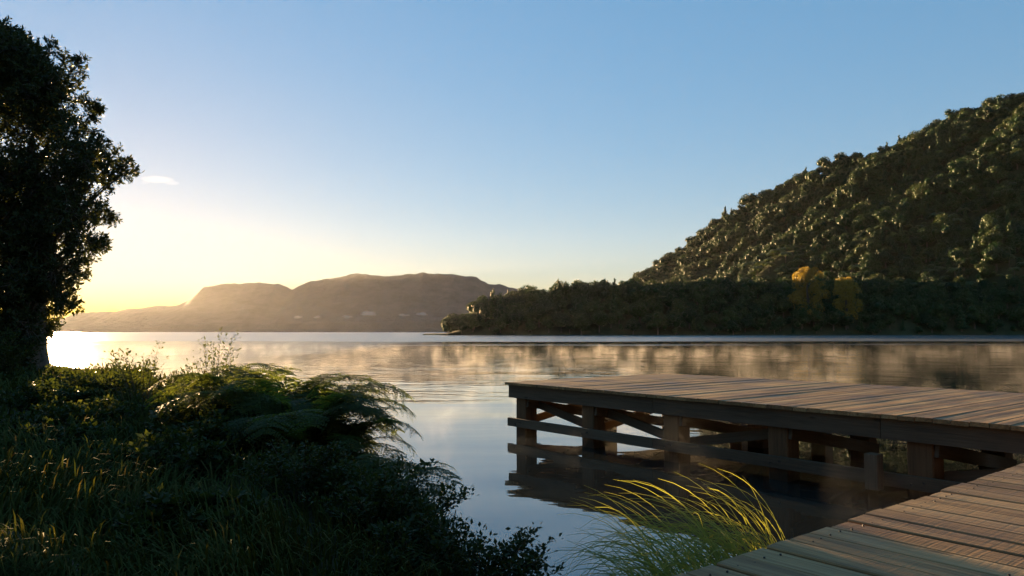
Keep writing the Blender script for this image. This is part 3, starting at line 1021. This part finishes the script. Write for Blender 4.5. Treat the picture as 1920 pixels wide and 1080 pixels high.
# ------------------------------------------------------------------ ferns
def frond_mesh(name, L, rise, droop, seed, pairs=21):
    """arching bipinnate fern frond growing along local +X"""
    r = np.random.default_rng(seed)
    n = 40
    ang = np.radians(rise) - np.radians(rise + droop) * (np.linspace(0, 1, n) ** 1.25)
    st = L / n
    px_ = np.concatenate([[0], np.cumsum(np.cos(ang) * st)]); pz_ = np.concatenate([[0], np.cumsum(np.sin(ang) * st)])
    bend = 0.10 * L * r.uniform(-1, 1) * np.linspace(0, 1, n + 1) ** 2
    spine = np.stack([px_, bend, pz_], -1)
    Vs, Q, tn = [], [], []
    n0 = 0
    for k in range(pairs):
        t = 0.20 + 0.79 * (k / (pairs - 1)) ** 0.95
        i = min(int(t * n), n - 1)
        p0 = spine[i]; tan = unit(spine[i + 1] - spine[i])
        plen = L * 0.27 * (math.sin(math.pi * min(1.0, (1 - t) * 0.95 + 0.10) ** 0.85) ** 0.8 * 0.75 + 0.25 * (1 - t)) + 0.01
        for sd in (-1, 1):
            side = np.array([0, sd, 0.0])
            d = unit(side * 0.90 + tan * 0.42 + np.array([0, 0, 0.06]) + r.normal(size=3) * 0.06)
            upv = unit(np.cross(tan, side) * sd)
            m_ = max(5, int(plen / 0.026))
            tt = (np.arange(m_) + 0.5) / m_
            base = p0 + d * plen * tt[:, None] + np.array([0, 0, -1]) * (plen * 0.30 * tt ** 2)[:, None]
            pl = np.maximum(plen * 0.13 * (1 - tt) ** 0.7, 0.006) + 0.006
            ax2 = unit(np.cross(upv, d))
            for s2 in (-1, 1):
                dd = unit(ax2 * s2 * 0.9 + d * 0.45 + r.normal(size=(m_, 3)) * 0.12)
                V, Fq = leaf_quads(base, dd, np.tile(upv, (m_, 1)), pl * 1.25, plen / m_ * 1.15, 0.05, 0.4)
                Vs.append(V); Q.append(Fq + n0); n0 += len(V)
                tn.append(np.repeat(np.clip(r.normal(.5, .18, m_) , 0, 1), 4))
    mb = MB()
    mb.tube([Vector(spine[i]) for i in range(0, n + 1, 4)], [0.006 * (1 - 0.85 * i / n) + 0.001 for i in range(0, n + 1, 4)], 4)
    sv = np.concatenate(mb.V)
    Vs.append(sv); Q.append(np.array(mb.F4) + n0); tn.append(np.full(len(sv), .8))
    return mesh_np(name, np.concatenate(Vs), [np.concatenate(Q)], M['fern_leaf'], False, np.concatenate(tn))


FR = [frond_mesh('frond', 1.55, 78, 42, 1), frond_mesh('frond', 1.6, 66, 45, 2), frond_mesh('frond', 1.4, 52, 55, 3), frond_mesh('frond', 1.3, 34, 58, 4), frond_mesh('frond', 1.15, 12, 60, 5), frond_mesh('frond', 1.5, 84, 20, 6)]


def fern(loc, sc, n, label, seed, bias=None):
    r = random.Random(seed)
    z = float(bank_h(np.array([loc[0]]), np.array([loc[1]]))[0])
    o = empty('fern', (loc[0], loc[1], z + (loc[2] if len(loc) > 2 else 0)))
    o.scale = (sc, sc, sc)
    tag(o, label, 'fern', 'ferns on the bank')
    for i in range(n):
        a = 2 * math.pi * i / n * 2.618 + r.uniform(-.3, .3)
        if bias is not None and r.random() < 0.3: a = bias + r.uniform(-.7, .7)
        f = link('frond', FR[(0, 1, 5, 2, 0, 3, 1, 5)[i % 8]], o)
        f.location = (0.07 * math.cos(a), 0.07 * math.sin(a), r.uniform(0, 0.12))
        f.rotation_euler = (r.uniform(-.25, .25), r.uniform(-.12, .12), a)
        q = r.uniform(0.75, 1.1)
        f.scale = (q, q, q)


fern((-2.75, 9.2), 1.15, 15, 'big fern at the top of the fern clump, tips lit gold', 1)
fern((-2.40, 8.8), 1.0, 17, 'arching fern on the right of the clump, fronds hanging over the water', 2, 0.0)
fern((-3.35, 9.7), 1.08, 16, 'fern on the left of the clump with a pale curled frond', 3)
fern((-1.95, 8.1), 0.76, 13, 'low dark fern at the water edge below the clump', 4, -0.2)
fern((-2.35, 8.0), 0.85, 13, 'shaded fern in front of the fern clump', 5)
fern((-1.15, 6.75), 0.58, 11, 'small fern reaching out over the water beside the leafy shrub', 6, 0.0)
fern((-2.5, 8.4), 0.85, 12, 'dark fern at the left foot of the fern clump', 7)


# ------------------------------------------------------------------ shrubs and weeds
def shrub(name, cat, label, loc, H, spread, nstem, leaf, nleaf, mat, seed, lean=(0, 0), group=None, slim=0.45):
    r = np.random.default_rng(seed)
    z = float(bank_h(np.array([loc[0]]), np.array([loc[1]]))[0])
    o = empty(name, (loc[0], loc[1], max(z, -0.05)))
    tag(o, label, cat, group)
    st = MB()
    Pb, D, Nn = [], [], []
    for k in range(nstem):
        a = r.uniform(0, 6.28); q = spread * r.uniform(0.15, 1.0) ** 0.7
        h = H * r.uniform(0.6, 1.05) * (1 - 0.35 * q / spread)
        e = Vector((q * math.cos(a) + lean[0] * h, q * math.sin(a) + lean[1] * h, h))
        b = Vector((e.x * 0.12, e.y * 0.12, -0.08))
        m_ = (b + e) / 2 + Vector((-e.x * .12, -e.y * .12, h * .18))
        poly = [b * (1 - t) ** 2 + m_ * 2 * t * (1 - t) + e * t * t for t in np.linspace(0, 1, 7)]
        st.tube(poly, [0.007, 0.006, 0.0055, 0.0045, 0.0035, 0.0025, 0.0015], 4)
        n = nleaf // nstem
        t = r.uniform(0.18, 1.0, n) ** 0.7
        pv = np.array([p[:] for p in poly])
        fi = t * 6; i0 = np.minimum(fi.astype(int), 5); ff = (fi - i0)[:, None]
        pb = pv[i0] * (1 - ff) + pv[i0 + 1] * ff
        side = sph(n, r); side[:, 2] = np.abs(side[:, 2]) * 0.5
        twl = r.uniform(0.0, 0.10, n)[:, None] * (H / 0.8) ** 0.5
        pb = pb + side * twl
        d = unit(side + np.array([0, 0, 0.25]) + r.normal(size=(n, 3)) * 0.35)
        Pb.append(pb); D.append(d); Nn.append(unit(np.array([0, 0, 1.0]) + r.normal(size=(n, 3)) * 0.5))
    Pb, D, Nn = np.concatenate(Pb), np.concatenate(D), np.concatenate(Nn)
    n = len(Pb)
    ln = leaf * r.uniform(0.6, 1.25, n)
    V, Fq = leaf_quads(Pb, D, Nn, ln, ln * slim * r.uniform(.8, 1.2, n) * 1.3, 0.07, 0.45)
    link('foliage', mesh_np('foliage', V, [Fq], mat, False, np.repeat(np.clip(r.normal(.5, .2, n), 0, 1), 4)), o)
    link('stems', st.mesh('stems', M['twig']), o)['kind'] = 'stuff'
    return o


shrub('leafy_shrub', 'shrub', 'leafy shrub with small oval leaves leaning over the water at the bank corner', (-0.25, 5.15), 0.62, 0.50, 40, 0.042, 3600, M['shrub_leaf'], 1, (0.45, -0.1))
shrub('leafy_shrub', 'shrub', 'dense dark leafy shrub below the ferns in the foreground', (-0.95, 5.7), 0.70, 0.62, 46, 0.042, 5200, M['shrub_leaf'], 2, (0.1, 0))
shrub('leafy_shrub', 'shrub', 'low dark shrub in the grass left of the foreground shrubs', (-1.75, 6.2), 0.60, 0.65, 40, 0.042, 4200, M['shrub_leaf'], 3)
shrub('leafy_shrub', 'shrub', 'dark leafy shrub at the bottom edge between the two foreground shrubs', (-0.62, 4.85), 0.50, 0.48, 34, 0.042, 3000, M['shrub_leaf'], 9, (0.1, 0))
shrub('leafy_shrub', 'shrub', 'small sprig of leaves at the bottom edge beside the sedge', (0.32, 4.45), 0.40, 0.20, 9, 0.040, 260, M['shrub_leaf'], 4, (0.25, 0))
shrub('tall_weed', 'weed', 'tall feathery weed standing above the bank left of the ferns', (-3.85, 9.6), 1.9, 0.28, 9, 0.05, 620, M['shrub_leaf'], 5, group='weeds on the bank', slim=.3)
shrub('tall_weed', 'weed', 'thin tall weed beside the left edge of the fern clump', (-3.55, 9.4), 1.55, 0.18, 5, 0.045, 260, M['shrub_leaf'], 6, group='weeds on the bank', slim=.3)
shrub('bushy_weed', 'weed', 'bushy weed silhouetted against the bright water in the middle of the bank', (-5.55, 11.2), 1.3, 0.75, 26, 0.06, 1300, M['shrub_leaf'], 7, group='weeds on the bank', slim=.35)
for k, (x, y, h, s_, lab) in enumerate([(-9.6, 15.3, .62, 1.0, 'low bramble bush at the foot of the big tree against the sunlit water'), (-8.3, 14.2, .55, 1.0, 'low bramble mound right of the bramble below the big tree'),
                                       (-7.0, 12.8, .72, .9, 'bramble bush just left of the bushy weed'), (-4.5, 10.6, .6, .8, 'dark bramble bush between the bushy weed and the ferns'),
                                       (-10.9, 15.6, 1.3, .9, 'dark bush against the trunk of the big tree'), (-3.6, 8.6, .70, .8, 'dark bramble in the shade left of the fern clump'),
                                       (-5.3, 9.2, .6, .9, 'dark low bramble in the middle of the shaded bank'), (-11.5, 14.0, 1.2, 1.1, 'dense dark bush at the left edge under the big tree'),
                                       (-11.7, 17.4, 2.0, 1.2, 'tall dark bush wrapped around the big tree trunk'), (-6.6, 10.6, .6, .8, 'low weedy bush behind the middle of the shaded bank'),
                                       (-3.1, 6.9, .5, .7, 'low tangled bush in the middle of the grass'), (-4.6, 7.6, .45, .7, 'low tangled bush left of the middle of the grass'),
                                       (-2.2, 5.1, .38, .55, 'small tangled plant at the bottom of the grass'), (-7.4, 9.6, .6, .8, 'dark bush at the left edge of the shaded bank'),
                                       (-3.0, 7.8, .62, .6, 'tangled bush right in front of the left fern')]):
    shrub('bramble_bush', 'bush', lab, (x, y), h, s_, 46, 0.065, 3400, M['shrub_leaf'], 20 + k, slim=.5)

# ------------------------------------------------------------------ grass over the bank
r = np.random.default_rng(5)
nb_ = 52000
Yg_ = 3.6 + 17 * r.random(nb_) ** 1.9
xs_ = np.interp(Yg_, sx[:, 0], sx[:, 1])
lo = np.maximum(-0.78 * Yg_ - 0.8, -14.0)
Xg_ = lo + (xs_ - 0.25 - lo) * r.random(nb_)
tu = fbm(Xg_, Yg_, 41, 3, 0.9)
keep = r.random(nb_) < np.clip(0.55 + tu * 0.9, 0.10, 1)
Xg_, Yg_, tu = Xg_[keep], Yg_[keep], tu[keep]
n = len(Xg_)
Zg_ = bank_h(Xg_, Yg_) - 0.02
ln = r.uniform(0.16, 0.42, n) * (1 + 0.6 * np.clip(tu, -0.5, 1)) * np.interp(Yg_, [3.6, 14], [1.0, 1.25])
wd = 0.0055 * np.interp(Yg_, [3.6, 8, 20], [1, 1.5, 3.2]) * r.uniform(.7, 1.3, n)
az = r.uniform(0, 6.28, n) * 0.6 + fbm(Xg_, Yg_, 42, 2, 1.4) * 5
dh = np.stack([np.cos(az), np.sin(az), np.zeros(n)], -1)
sd = np.stack([-np.sin(az), np.cos(az), np.zeros(n)], -1)
lean_ = r.uniform(0.25, 0.95, n)[:, None]
b0 = np.stack([Xg_, Yg_, Zg_], -1)
L_ = ln[:, None]
p1 = b0 + np.array([0, 0, 1]) * L_ * 0.5 + dh * L_ * 0.12 * lean_
p2 = p1 + np.array([0, 0, 1]) * L_ * (0.42 - 0.28 * lean_) + dh * L_ * 0.40 * lean_
p3 = p2 + np.array([0, 0, 1]) * L_ * (0.15 - 0.30 * lean_) + dh * L_ * 0.30 * lean_
W_ = wd[:, None]
V = np.stack([b0 - sd * W_, b0 + sd * W_, p1 - sd * W_ * .9, p1 + sd * W_ * .9, p2 - sd * W_ * .6, p2 + sd * W_ * .6, p3], 1).reshape(-1, 3)
a = np.arange(n)[:, None] * 7
Fq = np.concatenate([a + np.array([0, 1, 3, 2]), a + np.array([2, 3, 5, 4])])
Ft = a + np.array([4, 5, 6])
tag(link('grass', mesh_np('grass', V, [Fq, Ft], M['grass_leaf'], False, np.repeat(np.clip(r.normal(.45, .22, n), 0, 1), 7))), 'long dark green grass and weeds covering the shaded bank', 'grass', kind='stuff')

# ------------------------------------------------------------------ sedge beside the boardwalk
def blade_mesh(name, pts, w0, mat, tint):
    V, Q = [], []
    k = len(pts)
    for i, p in enumerate(pts):
        d = (pts[min(i + 1, k - 1)] - pts[max(i - 1, 0)]).normalized()
        s_ = d.cross(Vector((0.2, -1, 0.25))).normalized()
        wv = w0 * (1 - 0.9 * (i / (k - 1)) ** 1.8) * 0.5
        fold = d.cross(s_) * wv * 0.5
        V += [p - s_ * wv + fold, p - fold * .3, p + s_ * wv + fold]
        if i: Q += [[3 * i - 3, 3 * i - 2, 3 * i + 1, 3 * i], [3 * i - 2, 3 * i - 1, 3 * i + 2, 3 * i + 1]]
    return np.array([v[:] for v in V]), np.array(Q), np.full(len(V), tint)


def blade_path(base, az, L, rise, curl, n=14):
    p = Vector(base)
    pts = [p.copy()]
    for i in range(n):
        t = i / (n - 1)
        e = R(rise) - R(curl) * t ** 1.7
        p = p + Vector((math.cos(az) * math.cos(e), math.sin(az) * math.cos(e), math.sin(e))) * (L / n)
        pts.append(p.copy())
    return pts


sedge = empty('sedge_tuft', (1.10, 3.80, 0.20))
sedge.scale = (0.78, 0.78, 0.84)
tag(sedge, 'sunlit yellow green sedge tuft arching beside the boardwalk edge', 'sedge')
r = random.Random(12)
Vs, Q, tn = [], [], []
n0 = 0
for i in range(520):
    s_ = r.uniform(-0.60, 0.70)
    base = Vector((E1.x * s_ + r.uniform(-.06, .06), E1.y * s_ + r.uniform(-.06, .06), r.uniform(0.0, 0.1)))
    az = math.pi + r.gauss(-0.05, 0.55)
    if s_ > 0.2 and r.random() < .4: L0 = 0.7
    L = r.uniform(0.85, 1.66) * (1 - 0.12 * abs(s_))
    pts_ = blade_path(base, az, L, r.uniform(80, 100), r.uniform(70, 165))
    v_, q_, t_ = blade_mesh('b', pts_, r.uniform(0.007, 0.012), None, min(1, max(0, r.gauss(.45, .25))))
    if i < 60:
        link('blade', mesh_np('blade', v_, [q_], M['sedge_leaf'], False, t_), sedge)
    else:
        Vs.append(v_); Q.append(q_ + n0); n0 += len(v_); tn.append(t_)
tag(link('blade_mass', mesh_np('blade_mass', np.concatenate(Vs), [np.concatenate(Q)], M['sedge_leaf'], False, np.concatenate(tn)), sedge), kind='stuff')

# ------------------------------------------------------------------ old timber in the grass
la, lb = Vector((-5.6, 6.6, 0)), Vector((-1.9, 3.75, 0))
la.z = float(bank_h(np.array([la.x]), np.array([la.y]))[0]) + 0.07
lb.z = float(bank_h(np.array([lb.x]), np.array([lb.y]))[0]) + 0.06
beam_t = empty('timber_beam', la)
tag(beam_t, 'old grey timber edging beam lying half hidden in the grass at lower left', 'timber')
piece('beam_body', Vector((0, 0, 0)), lb - la, 0.16, 0.13, M['beam'], beam_t)
piece('beam_board', Vector((0.05, -0.16, -0.05)), lb - la + Vector((-.05, -0.16, -0.05)), 0.05, 0.14, M['beam'], beam_t)

# ------------------------------------------------------------------ little clouds against the mountain and one in the sky
def cloud(label, u, v, Y, wpx, hpx, dens, seed, aniso=0.3):
    r = random.Random(seed)
    m_, nt_, out_ = newmat('cloud_vapour')
    vp = N(nt_, 'VolumePrincipled', in_Density=dens, in_Anisotropy=aniso)
    vp.inputs['Color'].default_value = (0.99, 0.99, 0.99, 1)
    nt_.links.new(vp.outputs[0], out_.inputs['Volume'])
    c = at(u, v, Y)
    W, H = wpx * Y / F, hpx * Y / F
    bm = bmesh.new()
    for i in range(9):
        t = r.uniform(-1, 1)
        q = (1 - abs(t) * 0.75) * r.uniform(0.6, 1.0)
        mt = Matrix.Translation((t * W * 0.42, r.uniform(-.2, .2) * W, r.uniform(-0.1, 0.35) * H * q)) @ Matrix.Diagonal((W * 0.20 * q + H * .3, W * 0.25 * q, H * 0.42 * q, 1))
        bmesh.ops.create_icosphere(bm, subdivisions=2, radius=1.0, matrix=mt)
    me = bpy.data.meshes.new('cloud'); bm.to_mesh(me); bm.free()
    me.materials.append(m_)
    rm_ = link('cloud', me)
    rm_.location = c
    md = rm_.modifiers.new('merge', 'REMESH')
    md.mode = 'VOXEL'; md.voxel_size = max(H * 0.07, 1.0)
    tag(rm_, label, 'cloud', 'small clouds')


for k, (u, v, wp, hp, lab) in enumerate([(558, 595, 17, 9, 'leftmost tiny cloud low against the mountain'), (596, 595, 17, 8, 'second tiny cloud from the left low against the mountain'),
                                         (650, 594, 24, 7, 'thin faint cloud just left of the brightest one on the mountain'), (690, 590, 34, 13, 'brightest puffy cloud low against the mountain'),
                                         (757, 591, 24, 8, 'faint flat cloud right of the brightest one on the mountain'), (790, 590, 24, 10, 'rightmost small grey cloud low against the mountain')]):
    cloud(lab, u, v, 3850, wp, hp, 0.012, k)
cloud('faint wispy cloud in the sky beside the big tree', 302, 341, 9000, 95, 17, 0.00022, 9)


# ------------------------------------------------------------------ air
m, nt, out = newmat('haze_air')
pv_ = N(nt, 'VolumePrincipled', in_Density=0.0000065, in_Anisotropy=0.6)
pv_.inputs['Color'].default_value = (0.92, 0.93, 0.95, 1)
nt.links.new(pv_.outputs[0], out.inputs['Volume'])
hb = MB()
hb.box((-5600, -420, -3.6), (5600, 6400, 440))
tag(link('haze', hb.mesh('haze', m)), kind='stuff')

m, nt, out = newmat('lake_mist')
geo = N(nt, 'NewGeometry')
tcn = N(nt, 'TexCoord')
sep = N(nt, 'SeparateXYZ')
nt.links.new(tcn.outputs['Object'], sep.inputs[0])
mpm = N(nt, 'Mapping')
mpm.inputs['Scale'].default_value = (0.55, 0.22, 0.35)
nt.links.new(tcn.outputs['Object'], mpm.inputs[0])
nz = N(nt, 'TexNoise', in_Scale=1.0, in_Detail=4.0, in_Roughness=0.6, in_Distortion=0.5)
nt.links.new(mpm.outputs[0], nz.inputs[0])
mpb = N(nt, 'Mapping')
mpb.inputs['Scale'].default_value = (0.020, 0.045, 0.0)
nt.links.new(tcn.outputs['Object'], mpb.inputs[0])
nbz = N(nt, 'TexNoise', in_Scale=1.0, in_Detail=2.0)
nt.links.new(mpb.outputs[0], nbz.inputs[0])
d = maprange(nt, nz.outputs[0], 0.54, 0.65, 0.0, 1.0, True)
d = math_(nt, 'MULTIPLY', d, maprange(nt, nbz.outputs[0], 0.36, 0.62, 0.12, 1.0, True))
d = math_(nt, 'MULTIPLY', d, maprange(nt, math_(nt, 'ADD', sep.outputs[2], math_(nt, 'MULTIPLY', nbz.outputs[0], 0.9)), 0.3, 1.3, 1.0, 0.0))
d = math_(nt, 'MULTIPLY', d, maprange(nt, sep.outputs[1], 7, 40, 1.2, 1.0, True))
d = math_(nt, 'MULTIPLY', d, maprange(nt, sep.outputs[1], 70, 105, 1.0, 0.02, True))
pm_ = N(nt, 'VolumePrincipled', in_Anisotropy=0.35)
pm_.inputs['Color'].default_value = (0.97, 0.96, 0.95, 1)
nt.links.new(math_(nt, 'MULTIPLY', d, 0.052), pm_.inputs['Density'])
nt.links.new(pm_.outputs[0], out.inputs['Volume'])
mb_ = MB()
mb_.box((-110, 7, 0.03), (190, 200, 1.5))
mist = tag(link('lake_mist', mb_.mesh('lake_mist', m)), label='low golden steam mist drifting over the still lake', cat='mist', kind='stuff')
m.cycles.volume_step_rate = 0.3
